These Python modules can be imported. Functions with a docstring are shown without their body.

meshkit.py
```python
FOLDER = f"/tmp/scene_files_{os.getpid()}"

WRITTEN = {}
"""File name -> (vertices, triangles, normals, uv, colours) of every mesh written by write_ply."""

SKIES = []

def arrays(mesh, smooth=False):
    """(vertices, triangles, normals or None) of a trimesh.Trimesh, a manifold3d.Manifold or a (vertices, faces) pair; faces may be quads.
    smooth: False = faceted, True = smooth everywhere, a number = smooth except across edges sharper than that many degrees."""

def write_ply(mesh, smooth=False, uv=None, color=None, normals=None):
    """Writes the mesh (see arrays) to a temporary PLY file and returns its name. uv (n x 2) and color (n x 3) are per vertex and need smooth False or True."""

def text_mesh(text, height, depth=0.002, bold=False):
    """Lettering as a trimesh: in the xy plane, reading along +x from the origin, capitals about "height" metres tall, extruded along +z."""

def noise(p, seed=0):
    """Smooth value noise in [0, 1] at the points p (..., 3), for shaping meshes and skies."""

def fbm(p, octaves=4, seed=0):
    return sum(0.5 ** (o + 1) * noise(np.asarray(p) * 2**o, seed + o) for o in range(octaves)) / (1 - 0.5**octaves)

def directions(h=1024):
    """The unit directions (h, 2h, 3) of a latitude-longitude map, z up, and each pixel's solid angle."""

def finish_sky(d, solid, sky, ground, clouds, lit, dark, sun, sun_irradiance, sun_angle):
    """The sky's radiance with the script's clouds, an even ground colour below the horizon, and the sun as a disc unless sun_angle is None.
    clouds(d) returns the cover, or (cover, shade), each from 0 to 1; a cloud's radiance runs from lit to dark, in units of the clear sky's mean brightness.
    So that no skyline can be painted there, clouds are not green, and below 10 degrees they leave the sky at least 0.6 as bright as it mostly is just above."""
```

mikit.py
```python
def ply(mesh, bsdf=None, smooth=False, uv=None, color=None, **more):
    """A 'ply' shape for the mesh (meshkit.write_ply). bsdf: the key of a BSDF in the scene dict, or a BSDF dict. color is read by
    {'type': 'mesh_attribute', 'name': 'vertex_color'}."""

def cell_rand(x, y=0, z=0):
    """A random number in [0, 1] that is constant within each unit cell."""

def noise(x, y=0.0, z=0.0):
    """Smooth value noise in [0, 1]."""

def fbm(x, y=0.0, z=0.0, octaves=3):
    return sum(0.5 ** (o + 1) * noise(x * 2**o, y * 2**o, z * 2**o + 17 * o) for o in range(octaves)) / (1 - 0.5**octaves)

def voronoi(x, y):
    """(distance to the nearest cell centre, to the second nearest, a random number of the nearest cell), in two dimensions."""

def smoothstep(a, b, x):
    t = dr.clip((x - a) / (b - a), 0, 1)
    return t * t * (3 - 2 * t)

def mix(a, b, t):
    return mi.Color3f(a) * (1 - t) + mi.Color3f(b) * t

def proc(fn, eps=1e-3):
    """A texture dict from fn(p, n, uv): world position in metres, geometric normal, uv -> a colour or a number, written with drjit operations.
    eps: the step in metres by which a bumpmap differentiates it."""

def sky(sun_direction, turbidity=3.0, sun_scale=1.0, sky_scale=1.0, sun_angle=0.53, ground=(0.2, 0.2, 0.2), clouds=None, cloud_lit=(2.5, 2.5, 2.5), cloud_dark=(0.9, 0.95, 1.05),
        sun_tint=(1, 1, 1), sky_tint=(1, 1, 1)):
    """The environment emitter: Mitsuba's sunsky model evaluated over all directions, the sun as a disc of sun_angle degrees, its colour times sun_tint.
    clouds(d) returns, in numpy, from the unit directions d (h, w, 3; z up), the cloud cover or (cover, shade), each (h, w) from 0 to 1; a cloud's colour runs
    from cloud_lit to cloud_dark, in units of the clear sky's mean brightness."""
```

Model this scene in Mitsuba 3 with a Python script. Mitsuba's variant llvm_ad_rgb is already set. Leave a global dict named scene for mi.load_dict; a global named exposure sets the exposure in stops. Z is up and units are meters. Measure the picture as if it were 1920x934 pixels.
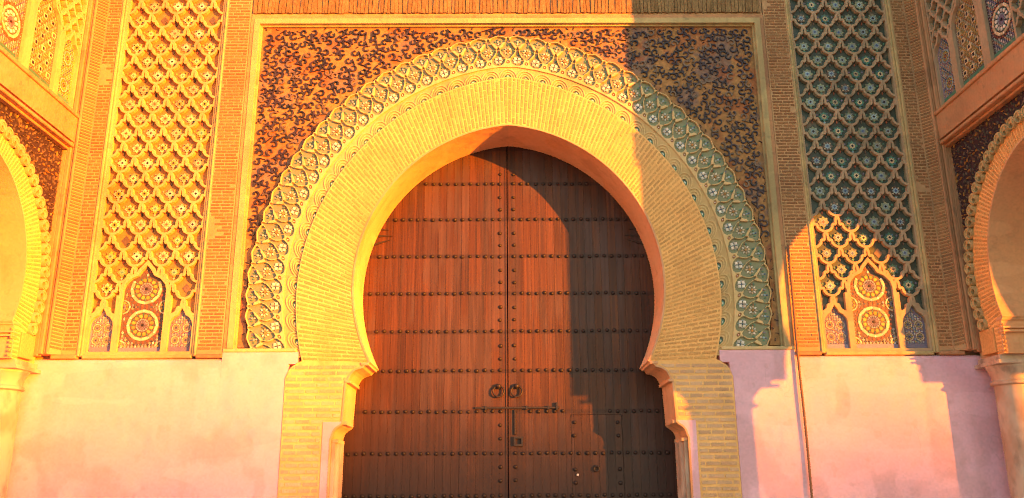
import math, random
import numpy as np, trimesh, shapely, drjit as dr, mitsuba as mi, mikit
from shapely.geometry import Polygon, LineString, Point, box
from shapely.ops import unary_union
from shapely import affinity
from mikit import noise, fbm, smoothstep, mix, cell_rand

R = random.Random(7)
EYE = 1.6                      # all heights below are written relative to the eye line; build() lifts them to a ground at z = 0
scene, labels = {}, {}

# ------------------------------------------------------------------ camera, sky, exposure
PITCH, YAW, ROLL, F = .2748, .0072, -.0059, 1606.0
sp, cp, sy, cy, sr, cr = math.sin(PITCH), math.cos(PITCH), math.sin(YAW), math.cos(YAW), math.sin(ROLL), math.cos(ROLL)
fw = np.array([sy * cp, cy * cp, sp]); up0 = np.array([-sy * sp, -cy * sp, cp]); rt0 = np.array([cy, -sy, 0.0])
rt, up = rt0 * cr + up0 * sr, -rt0 * sr + up0 * cr
M = np.eye(4); M[:3, 0], M[:3, 1], M[:3, 2], M[:3, 3] = -rt, up, fw, [-.05, -15.0, EYE]
scene['camera'] = {'type': 'perspective', 'fov': math.degrees(2 * math.atan(960 / F)), 'fov_axis': 'x', 'near_clip': .1, 'far_clip': 2000.0,
                   'to_world': mi.ScalarTransform4f(M.tolist())}
TSUN = 1.25                    # metres the light travels to the left for each metre towards the wall
SUN = np.array([TSUN, -1.0, .05 * math.hypot(TSUN, 1)])
scene['sky'] = mikit.sky(SUN.tolist(), turbidity=3.0, sun_scale=1.9, sky_scale=1.0, sun_angle=.53, sun_tint=(1, .69, .02), sky_tint=(1, 1.1, 1.22), ground=(.3, .24, .18))
exposure = 4.9

# ------------------------------------------------------------------ materials
def P(fn, eps=2e-3): return mikit.proc(fn, eps)
def princ(color, rough=.8, spec=.3, bump=None, scale=.01, **k):
    b = {'type': 'principled', 'base_color': color if isinstance(color, dict) else {'type': 'rgb', 'value': list(color)}, 'roughness': rough, 'specular': spec, **k}
    if bump: b = {'type': 'bumpmap', 'tex': P(bump), 'scale': scale, 'b': b}
    return {'type': 'twosided', 'b': b}

def brick_fn(a, b, dark, k=1.0):
    a, b, dark = mi.Color3f(*a), mi.Color3f(*b), mi.Color3f(*dark)
    def fn(p, n, uv):
        w = fbm(p.x * .8 + 3, p.z * .8, p.y * .8, 3)
        g = fbm(p.x * 40, p.z * 40, p.y * 40, 2)
        c = mix(a, b, dr.clip(uv.x * .75 + (w - .5) * .9, 0, 1))
        c = mix(c, dark, smoothstep(.58, .8, fbm(p.x * 2.3 + 9, p.z * 1.1, p.y * 2.3 + 5, 3)) * .55 * k)
        return c * (.78 + .44 * g)
    return fn
def plaster_fn(base, warm, stain, s=1.0):
    base, warm, stain = mi.Color3f(*base), mi.Color3f(*warm), mi.Color3f(*stain)
    def fn(p, n, uv):
        w = fbm(p.x * .7 * s + 1, p.z * .7 * s, p.y * .7, 4)
        c = mix(base, warm, smoothstep(.3, .7, w))
        streak = fbm(p.x * 5 * s, p.z * .45 * s, p.y * 5 + 7, 3)
        c = mix(c, stain, smoothstep(.55, .85, streak) * .45)
        c = mix(c, stain, smoothstep(.66, .74, fbm(p.x * 6 + 31, p.z * 6, p.y * 6, 3)) * .35)
        lift = fbm(p.x * .6 + 11, p.z * 2.4 + 3, p.y * .6, 3)
        c = mix(c, warm * 1.06, smoothstep(.56, .60, lift) * .5)
        c = mix(c, stain * .85, smoothstep(.60, .72, fbm(p.x * 1.9 + 70, p.z * 1.3, p.y * 1.9, 5)) * .38)
        crack = dr.abs(fbm(p.x * 1.3 * s, p.z * 1.1 * s, p.y * 1.3, 5) - .5)
        c = mix(c, stain * .6, smoothstep(.004, .0, crack) * smoothstep(.5, .65, fbm(p.x * .9 + 50, p.z * .9, p.y, 2)) * .22)
        return c * (.9 + .2 * fbm(p.x * 30, p.z * 30, p.y * 30, 2))
    return fn
def rough_bump(s):
    def fn(p, n, uv): return fbm(p.x * s, p.z * s, p.y * s, 3)
    return fn
PAL = [(.72, .68, .60), (.07, .12, .26), (.08, .23, .16), (.54, .33, .06), (.025, .022, .03), (.36, .10, .05), (.29, .40, .43), (.07, .105, .085),
       (.60, .42, .26), (.042, .027, .038), (.48, .235, .065), (.29, .32, .185), (.62, .49, .30), (.22, .20, .30), (.46, .26, .065), (.15, .11, .08)]
def pal_fn(p, n, uv):
    i = dr.floor(uv.x * 16)
    c = mi.Color3f(0)
    for k, v in enumerate(PAL):
        c = dr.select(dr.abs(i - k) < .5, mi.Color3f(*v), c)
    w = fbm(p.x * 9, p.z * 9, p.y * 9, 3)
    c = mix(c, mi.Color3f(.40, .28, .17), smoothstep(.60, .80, w) * .5)
    return c * (.72 + .5 * uv.y) * (.85 + .3 * fbm(p.x * 50, p.z * 50, p.y * 50, 2))
def T(i): return (i + .5) / 16.0
def wood_fn(p, n, uv):
    g = fbm(p.x * 55 + uv.x * 40, p.z * .9 + uv.y * 9, 0, 4)
    c = mix((.040, .018, .011), (.125, .049, .022), dr.clip(g * .8 + (uv.x - .5) * .35 + .1, 0, 1))
    field = cell_rand(uv.x * 977, dr.floor((p.z - .03) / .742), 2)
    c = c * (.72 + .5 * field)
    patch = fbm(p.x * 3 + uv.x * 3, p.z * .8 + 4, 3, 3)
    c = mix(c, mi.Color3f(.085, .058, .058), smoothstep(.45, .72, patch) * .6)
    c = mix(c, mi.Color3f(.045, .026, .022), smoothstep(.5, .78, fbm(p.x * 14, p.z * .7, 8, 3)) * .6)
    c = mix(c, mi.Color3f(.04, .023, .020), smoothstep(4.7, 2.3, p.z + fbm(p.x * 4, p.z * 2, 1, 3) * 1.6) * .85)  # grime, with the sun's fading towards the door's foot painted in
    band = dr.abs((p.z - .03) / .742 - dr.floor((p.z - .03) / .742) - .5) * .742
    c = mix(c, mi.Color3f(.030, .018, .016), smoothstep(.055, .02, dr.abs(.371 - band - .0)) * .55)
    return c
def frieze_fn(p, n, uv):
    g = fbm(p.x * 30 + p.z * 9, p.z * 7, 0, 3)
    return mix((.17, .105, .045), (.35, .23, .105), dr.clip(uv.x * .5 + g * .7 - .1, 0, 1)) * (.6 + .7 * fbm(p.x * 90, p.z * 25, 3, 2))
def marble_fn(p, n, uv):
    w = fbm(p.x * 3, p.z * 2.2, p.y * 3, 4)
    c = mix((.56, .44, .33), (.42, .28, .19), smoothstep(.35, .7, w))
    return mix(c, mi.Color3f(.16, .12, .10), smoothstep(.52, .80, fbm(p.x * 5, p.z * 3, p.y * 5 + 3, 5)) * .6)
def ground_fn(p, n, uv): return mix((.32, .26, .20), (.40, .33, .26), fbm(p.x * .5, p.y * .5, 0, 4))

B = scene
B['ring_brick'] = princ(P(brick_fn((.58, .32, .115), (.72, .425, .155), (.48, .26, .095), .6)), .85)
B['ring_mortar'] = princ(P(plaster_fn((.80, .49, .19), (.84, .535, .215), (.66, .39, .15))), .9)
B['reveal_plaster'] = princ(P(plaster_fn((.60, .34, .17), (.66, .42, .24), (.46, .26, .15), .6)), .8, bump=rough_bump(5), scale=.02)
B['jamb_brick'] = princ(P(brick_fn((.55, .35, .205), (.71, .50, .315), (.40, .24, .14))), .85)
B['jamb_mortar'] = princ(P(plaster_fn((.70, .485, .35), (.74, .535, .40), (.52, .35, .24))), .95)
B['pilaster_brick'] = princ(P(brick_fn((.27, .14, .065), (.39, .215, .095), (.19, .105, .06))), .85)
B['pilaster_mortar'] = princ(P(plaster_fn((.48, .295, .15), (.55, .35, .18), (.34, .21, .12))), .95)
B['pink_plaster'] = princ(P(plaster_fn((.74, .455, .56), (.79, .51, .615), (.60, .37, .42), .8)), .85, bump=rough_bump(4), scale=.03)
B['frame_stucco'] = princ(P(plaster_fn((.42, .345, .17), (.53, .42, .20), (.20, .18, .11), 2.0)), .85, bump=rough_bump(14), scale=.012)
B['band_plaster'] = princ(P(plaster_fn((.42, .225, .115), (.52, .285, .145), (.22, .13, .08), 1.5)), .85, bump=rough_bump(9), scale=.03)
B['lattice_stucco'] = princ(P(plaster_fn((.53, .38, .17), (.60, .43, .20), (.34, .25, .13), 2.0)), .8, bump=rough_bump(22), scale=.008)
B['lattice_stucco_shaded'] = princ(P(plaster_fn((.40, .295, .18), (.47, .34, .21), (.24, .20, .14), 2.0)), .8, bump=rough_bump(22), scale=.008)  # greyer, darker copy of lattice_stucco with the right side's shade painted in
B['border_stucco'] = princ(P(plaster_fn((.62, .48, .23), (.66, .50, .25), (.44, .34, .18), 2.0)), .7, bump=rough_bump(22), scale=.006)
def spandrel_fn(p, n, uv):
    w = fbm(p.x * 1.6 + 5, p.z * 1.6, 0, 3)
    c = mix((.32, .165, .07), (.43, .235, .09), w)
    c = mix(c, mi.Color3f(.16, .13, .15), smoothstep(.52, .66, fbm(p.x * 2.6 + 40, p.z * 2.6, 0, 3)) * .55)
    c = mix(c, mi.Color3f(.34, .11, .045), smoothstep(.54, .68, fbm(p.x * 3.1 + 80, p.z * 3.1, 0, 3)) * .7)
    return c * (.7 + .6 * fbm(p.x * 26, p.z * 26, 0, 2))
B['spandrel_ground'] = princ(P(spandrel_fn), .8)
B['tile'] = princ(P(pal_fn), .45, .4)
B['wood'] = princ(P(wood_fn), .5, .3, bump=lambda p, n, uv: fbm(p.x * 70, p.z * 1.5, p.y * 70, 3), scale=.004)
B['iron'] = princ((.035, .028, .026), .5, .5, metallic=.3)
B['dark_gap'] = princ((.02, .016, .014), .9)
B['frieze_brick_tone'] = princ(P(frieze_fn), .9)
B['marble'] = princ(P(marble_fn), .6, .4)
B['wall_core'] = princ(P(plaster_fn((.45, .29, .18), (.52, .34, .22), (.3, .2, .13))), .9)
B['salmon_plaster'] = princ(P(plaster_fn((.62, .37, .19), (.68, .43, .23), (.50, .28, .15), .6)), .85)
B['ground_earth'] = princ(P(ground_fn), .9)
B['cable_brown'] = princ((.20, .11, .07), .6)

# ------------------------------------------------------------------ mesh builder
class MB:
    """Collects pieces of one mesh. xf: None = as written, 'side' = (x = metres out from the facade, y = depth into the tower's wall) on the right tower's inner wall; mirror flips left and right."""
    def __init__(s, xf=None, mirror=False): s.v, s.f, s.t, s.n, s.xf, s.mirror = [], [], [], 0, xf, mirror
    def add(s, v, f, tone=.5):
        v = np.asarray(v, float); f = np.asarray(f, int)
        s.v.append(v); s.f.append(f + s.n); s.n += len(v)
        s.t.append(np.tile([tone, R.random()], (len(v), 1)))
    def prism(s, pts, y0, y1, tone=.5, inset=0.0):
        """Convex polygon in (x, z), from the back y1 to the front y0 (towards the viewer); inset bevels the front."""
        p = np.asarray(pts, float); k = len(p)
        if np.sum(p[:, 0] * np.roll(p[:, 1], -1) - np.roll(p[:, 0], -1) * p[:, 1]) < 0: p = p[::-1]
        c = p.mean(0); q = p
        if inset:
            d = p - c; L = np.linalg.norm(d, axis=1, keepdims=True); q = c + d * np.maximum(.3, (L - inset) / np.maximum(L, 1e-9))
        v = np.vstack([np.c_[q[:, 0], np.full(k, y0), q[:, 1]], np.c_[p[:, 0], np.full(k, y1), p[:, 1]]])
        i = np.arange(k); j = (i + 1) % k
        f = [[0, a, a + 1] for a in range(1, k - 1)] + [[a, a + k, b + k] for a, b in zip(i, j)] + [[a, b + k, b] for a, b in zip(i, j)]
        s.add(v, f, tone)
    def bx(s, x0, x1, y0, y1, z0, z1, tone=.5, bevel=0.0):
        if bevel <= 0:
            v = np.array([[x, y, z] for x in (x0, x1) for y in (y0, y1) for z in (z0, z1)])
            f = [[0, 1, 3], [0, 3, 2], [4, 6, 7], [4, 7, 5], [0, 4, 5], [0, 5, 1], [2, 3, 7], [2, 7, 6], [0, 2, 6], [0, 6, 4], [1, 5, 7], [1, 7, 3]]
            s.add(v, f, tone)
        else:
            s.prism([(x0, z0), (x1, z0), (x1, z1), (x0, z1)], y0 + bevel, y1, tone)
            b = bevel
            o = np.array([(x0, z0), (x1, z0), (x1, z1), (x0, z1)]); q = np.array([(x0 + b, z0 + b), (x1 - b, z0 + b), (x1 - b, z1 - b), (x0 + b, z1 - b)])
            v = np.vstack([np.c_[q[:, 0], np.full(4, y0), q[:, 1]], np.c_[o[:, 0], np.full(4, y0 + b), o[:, 1]]])
            f = [[0, 1, 2], [0, 2, 3]]
            for a in range(4): f += [[a, a + 4, (a + 1) % 4 + 4], [a, (a + 1) % 4 + 4, (a + 1) % 4]]
            s.add(v, f, tone)
    def poly(s, g, y0, y1, tone=.5, fn=None):
        """shapely (multi)polygon in (x, z) extruded from front y0 to back y1; fn maps the (x, z) of the vertices."""
        for a in getattr(g, 'geoms', [g]):
            if a.geom_type != 'Polygon' or a.area < 1e-6: continue
            m = trimesh.creation.extrude_polygon(a, 1.0, engine='earcut')
            v = np.array(m.vertices); xz = v[:, :2]
            if fn is not None: xz = fn(xz)
            s.add(np.c_[xz[:, 0], y1 + (y0 - y1) * v[:, 2], xz[:, 1]], m.faces, tone)
    def tm(s, m, tone=.5): s.add(m.vertices, m.faces, tone)
    def build(s, key, bsdf, label=None, smooth=False, kind=None, category=None, group=None):
        v, f, t = np.vstack(s.v), np.vstack(s.f), np.vstack(s.t)
        if s.xf == 'side': v = np.c_[WX + v[:, 1], -v[:, 0], v[:, 2]]
        v = v + [0, 0, EYE]
        if s.mirror: v = v * [-1, 1, 1]; f = f[:, ::-1]
        key = numbered(key)
        if smooth and smooth is not True: scene[key] = mikit.ply((v, f), bsdf, smooth=smooth)
        else: scene[key] = mikit.ply((v, f), bsdf, smooth=smooth, uv=t)
        note(key, label, kind, category, group)
        return key
used = {}
def numbered(key):
    n = used.get(key, 0); used[key] = n + 1
    return key if n == 0 else f'{key}_{n:03d}'
def note(key, label=None, kind=None, category=None, group=None):
    d = {k: v for k, v in dict(label=label, kind=kind, category=category, group=group).items() if v}
    if d: labels[key] = d
def thing(key, label, category, group=None):
    key = numbered(key); note(key, label, None, category, group); return key
def pieces(items, key, bsdf, limit=300, mirror=False, xf=None, rank=None, smooth=False):
    """items: list of functions that add one piece to an MB. The first `limit` (by rank) become parts of their own, the rest one stuff part."""
    order = sorted(range(len(items)), key=(lambda i: rank[i]) if rank else (lambda i: i))
    rest = MB(xf, mirror)
    for c, i in enumerate(order):
        m = MB(xf, mirror) if c < limit else rest
        items[i](m)
        if c < limit: m.build(key, bsdf, smooth=smooth)
    if rest.v: rest.build(key + '_mass', bsdf, kind='stuff')

# ------------------------------------------------------------------ shapes shared by the walls
WX = 8.2
class Arc:
    """A horseshoe arch with a slight point: two arcs of radius r whose centres lie e past the middle line."""
    def __init__(s, hw, zc, apex, zb, x0=0.0):
        h = apex - zc; s.e = max(0.0, (h * h - hw * hw) / (2 * hw)); s.r = hw + s.e; s.zc, s.x0 = zc, x0
        s.a0 = math.asin((zb - zc) / s.r); s.a1 = math.acos(s.e / s.r); s.len = 2 * s.r * (s.a1 - s.a0)
    def at(s, T):
        T = np.asarray(T, float); right = T > .5
        k = np.where(right, (1 - T) * 2, T * 2); a = s.a0 + (s.a1 - s.a0) * k
        x = -s.e + s.r * np.cos(a); z = s.zc + s.r * np.sin(a)
        return np.stack([s.x0 + np.where(right, x, -x), z], -1)
    def pts(s, n=96): return s.at(np.linspace(0, 1, n + 1))
def between(A, C, T, v):
    a, c = A.at(T), C.at(T); v = np.asarray(v)[..., None]
    return a * (1 - v) + c * v
ARC_I, ARC_E, ARC_O = Arc(2.78, 3.6, 6.65, 2.17), Arc(3.80, 3.4, 7.66, 2.2), Arc(4.70, 3.5, 8.56, 2.42)
GZ = -EYE
def cove(p0, p1, bulge, n=6):
    """A quarter-round from p0 to p1 bulging by `bulge` times their distance."""
    p0, p1 = np.array(p0), np.array(p1); d = p1 - p0; nrm = np.array([-d[1], d[0]])
    return [tuple(p0 + d * t + nrm * bulge * math.sin(math.pi * t)) for t in np.linspace(0, 1, n)]
jamb_right = [ARC_I.at(1.0)] + [(2.52, 2.12)] + cove((2.56, 2.07), (2.80, 1.86), .18) + [(2.83, 1.83), (2.86, 1.20), (2.86, 1.12)] + cove((2.90, 1.08), (3.03, .90), .15) + [(3.05, .86), (3.05, GZ)]
jamb_right = [tuple(map(float, p)) for p in jamb_right]
opening = Polygon([(-x, z) for x, z in reversed(jamb_right)] + [tuple(p) for p in ARC_I.pts()][1:-1] + jamb_right).buffer(0)
ring_area = Polygon([tuple(p) for p in ARC_E.pts()] + [(3.72, 2.16)] + cove((3.74, 2.14), (3.88, 1.95), .12) + [(3.90, 1.9), (3.90, GZ), (-3.90, GZ), (-3.90, 1.9)] + [(-x, z) for x, z in reversed(cove((3.74, 2.14), (3.88, 1.95), .12))] + [(-3.72, 2.16)]).buffer(0)
def grid_bricks(x0, x1, z0, z1, ch, bl, y0, y1, gap=.011, keep=None, jit=.004, rank=None, bevel=0.004):
    out, nrow = [], max(1, int(round((z1 - z0) / ch))); ch = (z1 - z0) / nrow
    for r in range(nrow):
        za = z0 + r * ch
        x = x0 - (bl * .5 if r % 2 else 0) - R.random() * .3 * bl
        while x < x1 - .02:
            L = bl * R.uniform(.85, 1.15); a, b = max(x, x0), min(x + L, x1)
            x += L
            if b - a < .04: continue
            if keep is not None and not keep((a + b) / 2, za + ch / 2, a, b): continue
            a2, b2, j, tn, dz = a + gap / 2, b - gap / 2, R.uniform(-jit, jit), R.random(), R.uniform(-.002, .002)
            out.append((lambda m, a2=a2, b2=b2, za=za, j=j, tn=tn, dz=dz: m.bx(a2, b2, y0 + j, y1, za + gap / 2 + dz, za + ch - gap / 2 + dz, tn, bevel)))
    return out

# ================================================================== the ground
g = MB(); g.bx(-700, 700, -700, 700, GZ - .5, GZ); g.build('ground', 'ground_earth', 'pale sandy earth square in front of the gate', kind='structure')

# ================================================================== the gateway
GW = thing('gateway', 'monumental horseshoe gateway with carved tile border, square moulded frame and wooden double door', 'gateway')
wall_poly = box(-5.03, GZ, 5.03, 12.4).difference(opening.buffer(.03))
m = MB(); m.poly(wall_poly, .14, .985); m.build(GW + '__wall_core', 'wall_core')
m = MB(); m.poly(ring_area.difference(opening.buffer(.029, join_style=2)), -.035, .14); AR = m.build(GW + '__archway', 'ring_mortar', 'broad ochre brick horseshoe arch')
m = MB(); m.poly(opening.buffer(.03, join_style=2).difference(opening), -.05, .985); m.build(AR + '__reveal', 'reveal_plaster', 'smooth plastered underside of the arch')
# voussoir bricks: thin radial courses
NC, items, rank = 176, [], []
for c in range(NC):
    T0, T1 = c / NC, (c + 1) / NC
    cuts = [.035 + k * .25 + (.125 if c % 2 else 0) for k in range(-1, 5)]
    cuts = sorted({min(max(x + R.uniform(-.03, .03), .035), .985) for x in cuts})
    for v0, v1 in zip(cuts, cuts[1:]):
        if v1 - v0 < .05: continue
        gT, gv, j, tn = R.uniform(.20, .26) / NC, .010, R.uniform(-.003, .003), R.random()
        q = between(ARC_I, ARC_E, np.array([T0 + gT, T0 + gT, T1 - gT, T1 - gT]), np.array([v0 + gv, v1 - gv, v1 - gv, v0 + gv]))
        items.append(lambda m, q=q, j=j, tn=tn: m.prism(q, -.045 + j, -.02, tn, .003)); rank.append(q[:, 1].mean())
pieces(items, AR + '__brick', 'ring_brick', rank=rank)
# jambs
for sgn in (1, -1):
    mir = sgn < 0
    m = MB(None, mir); m.bx(3.30, 3.40, -.038, -.03, 1.0, 1.1)
    JB = GW + '__jamb'
    worn = Polygon([(2.89, GZ), (3.20, GZ), (3.20, 1.15), (2.89, 1.15)])
    m = MB(None, mir); m.poly(worn.difference(opening.buffer(.031)), -.046, -.03); JB = m.build(JB, 'pink_plaster', 'pale plaster patch beside the door jamb')
    lim = ring_area.intersection(box(2.0, GZ, 5, 2.2)).difference(opening.buffer(.04)).difference(box(2.5, GZ, 3.215, 1.165)).buffer(-.012)
    ok = shapely.prepared.prep(lim) if hasattr(shapely, 'prepared') else None
    def keep(x, z, a, b, lim=lim): return lim.contains(Point(x, z))
    raw = []
    nrow = 36
    for r in range(nrow):
        za, zb = GZ + r * (2.14 - GZ) / nrow, GZ + (r + 1) * (2.14 - GZ) / nrow
        row = lim.intersection(box(2, za, 5, zb))
        if row.is_empty: continue
        x0, _, x1, _ = row.bounds; x = x0 - (.13 if r % 2 else 0) - R.random() * .05
        while x < x1:
            L = R.uniform(.22, .30); a, b = max(x, x0), min(x + L, x1); x += L
            pz = row.intersection(box(a + .010, za + .022, b - .010, zb - .022))
            if pz.is_empty or pz.area < .0012: continue
            ch = pz.convex_hull
            if ch.geom_type != 'Polygon': continue
            q = np.array(ch.simplify(.004).exterior.coords)[:-1]
            if len(q) < 3: continue
            er = .010 * R.random() if za < .3 else .003
            raw.append(lambda m, q=q, j=R.uniform(-.004, .004) + er, tn=R.random(): m.prism(q, -.046 + j, -.02, tn, .004))
    pieces(raw, JB + '__brick', 'jamb_brick', mirror=mir)
    # marble half column with its bracket below the reveal
    m = MB(None, mir)
    prof = []
    for a, b in ((.10, .25), (.34, .52)):
        c = trimesh.creation.cylinder(radius=(b - a) / 2, height=.80 - GZ, sections=20)
        c.apply_translation([3.0, (a + b) / 2, (GZ + .80) / 2]); m.tm(c)
    m.bx(2.985, 3.045, .02, .60, GZ, .80)
    HC = m.build(GW + '__half_column', 'marble', 'worn grooved marble half column of the jamb', smooth=40)
    m = MB(None, mir); m.bx(2.94, 3.046, .0, .62, .80, .86, bevel=.01); m.bx(2.80, 3.0, -.02, .64, 1.10, 1.16, bevel=.01)
    m.build(HC + '__bracket', 'reveal_plaster')
    m = MB(None, mir); m.bx(2.455, 2.60, -.062, .9, 2.115, 2.165, bevel=.012); m.bx(2.76, 2.86, -.060, .9, 1.81, 1.855, bevel=.01)
    m.build(GW + '__impost', 'reveal_plaster')

# ---- carved and tiled border round the arch
NB, UM, VM = 44, .36, .92            # periods, metres per period, metres of breadth
def ringmap(xz): return between(ARC_E, ARC_O, xz[:, 0] / (NB * UM), xz[:, 1] / VM)
def sym(half, cx, sx=UM): return Polygon([(cx + x * sx, z * VM) for x, z in half] + [(cx - x * sx, z * VM) for x, z in reversed(half) if x > 0]).buffer(0)
CA = [(0, .31), (.14, .32), (.27, .36), (.33, .43), (.29, .49), (.22, .52), (.19, .55), (.11, .60), (.09, .65), (0, .73)]
CB = [(0, .46), (.13, .49), (.30, .555), (.40, .63), (.37, .69), (.27, .735), (.22, .77), (.12, .83), (.10, .875), (0, .95)]
CC = [(0, .765), (.10, .80), (.16, .84), (.29, .865), (.38, .91), (.30, .95), (.15, .97), (0, .985)]
m = MB(); m.poly(Polygon(list(map(tuple, ARC_O.pts(160))) + list(map(tuple, ARC_E.pts(160)))[::-1]).buffer(-.004).difference(box(-9, -9, 9, 2.44)), .035, .14, T(11))
BD = m.build(GW + '__tiled_border', 'tile', 'carved tile border with rosettes round the brick arch')
rib = MB(); rib2 = MB()
for k in range(NB + 1):
    s = k * UM
    cells = unary_union([sym(CA, s + .5 * UM), sym(CA, s - .5 * UM), sym(CB, s), sym(CB, s + UM), sym(CB, s - UM), sym(CC, s + .5 * UM), sym(CC, s - .5 * UM)])
    wide = unary_union([sym(CA, s + .5 * UM), sym(CA, s - .5 * UM), sym(CB, s), sym(CB, s + UM), sym(CB, s - UM), sym(CC, s + .5 * UM), sym(CC, s - .5 * UM), box(s - UM, .30 * VM, s + 2 * UM, .5 * VM)]).buffer(.028).buffer(.02).buffer(-.02)
    shapes = [sym(CA, s + .5 * UM), sym(CA, s - .5 * UM), sym(CA, s + 1.5 * UM), sym(CB, s), sym(CB, s + UM), sym(CB, s - UM), sym(CC, s + .5 * UM), sym(CC, s - .5 * UM)]
    grown = unary_union([a.buffer(.019, join_style=2).difference(unary_union([b.buffer(.012, join_style=2) for j, b in enumerate(shapes) if j != i])) for i, a in enumerate(shapes)] + shapes)
    plate = wide.difference(grown.buffer(-.003)).difference(Point(s, .37 * VM).buffer(.036))
    plate = plate.intersection(box(max(s - .5 * UM, 0), 0, min(s + .5 * UM, NB * UM), 2)).segmentize(.05)
    rib.poly(plate, -.018, .035, fn=ringmap)
    for r0, r1, y in ((.075, .096, -.012), (.125, .142, -.004), (.175, .194, -.006)):
        arc = Point(s, 0).buffer(r1, 24).difference(Point(s, 0).buffer(r0, 24)).intersection(box(max(s - .5 * UM + .001, 0), .005, min(s + .5 * UM - .001, NB * UM), 2))
        rib.poly(arc.segmentize(.03), y, .035, fn=ringmap)
    band = box(max(s - .5 * UM, 0), .005, min(s + .5 * UM, NB * UM), .27 * VM).difference(Point(s, 0).buffer(.075)).segmentize(.05)
    rib2.poly(band, .012, .035, fn=ringmap)
rib.build(BD + '__lattice', 'border_stucco', 'cream carved ribs of the arch border'); rib2.build(BD + '__scalloped_band', 'lattice_stucco')
def frame(sc, v):
    o = ringmap(np.array([[sc, v * VM]]))[0]; t = ringmap(np.array([[sc + .02, v * VM]]))[0] - ringmap(np.array([[sc - .02, v * VM]]))[0]
    t /= np.linalg.norm(t); n = np.array([-t[1], t[0]])
    return o, t, n
def piece(m, o, t, n, pts, y0, y1, tone): m.prism([o + t * a + n * b for a, b in pts], y0, y1, tone, .002)
def rhomb(a, b, r, q=.8): return [(a - r * q, b), (a, b - r), (a + r * q, b), (a, b + r)]
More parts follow.
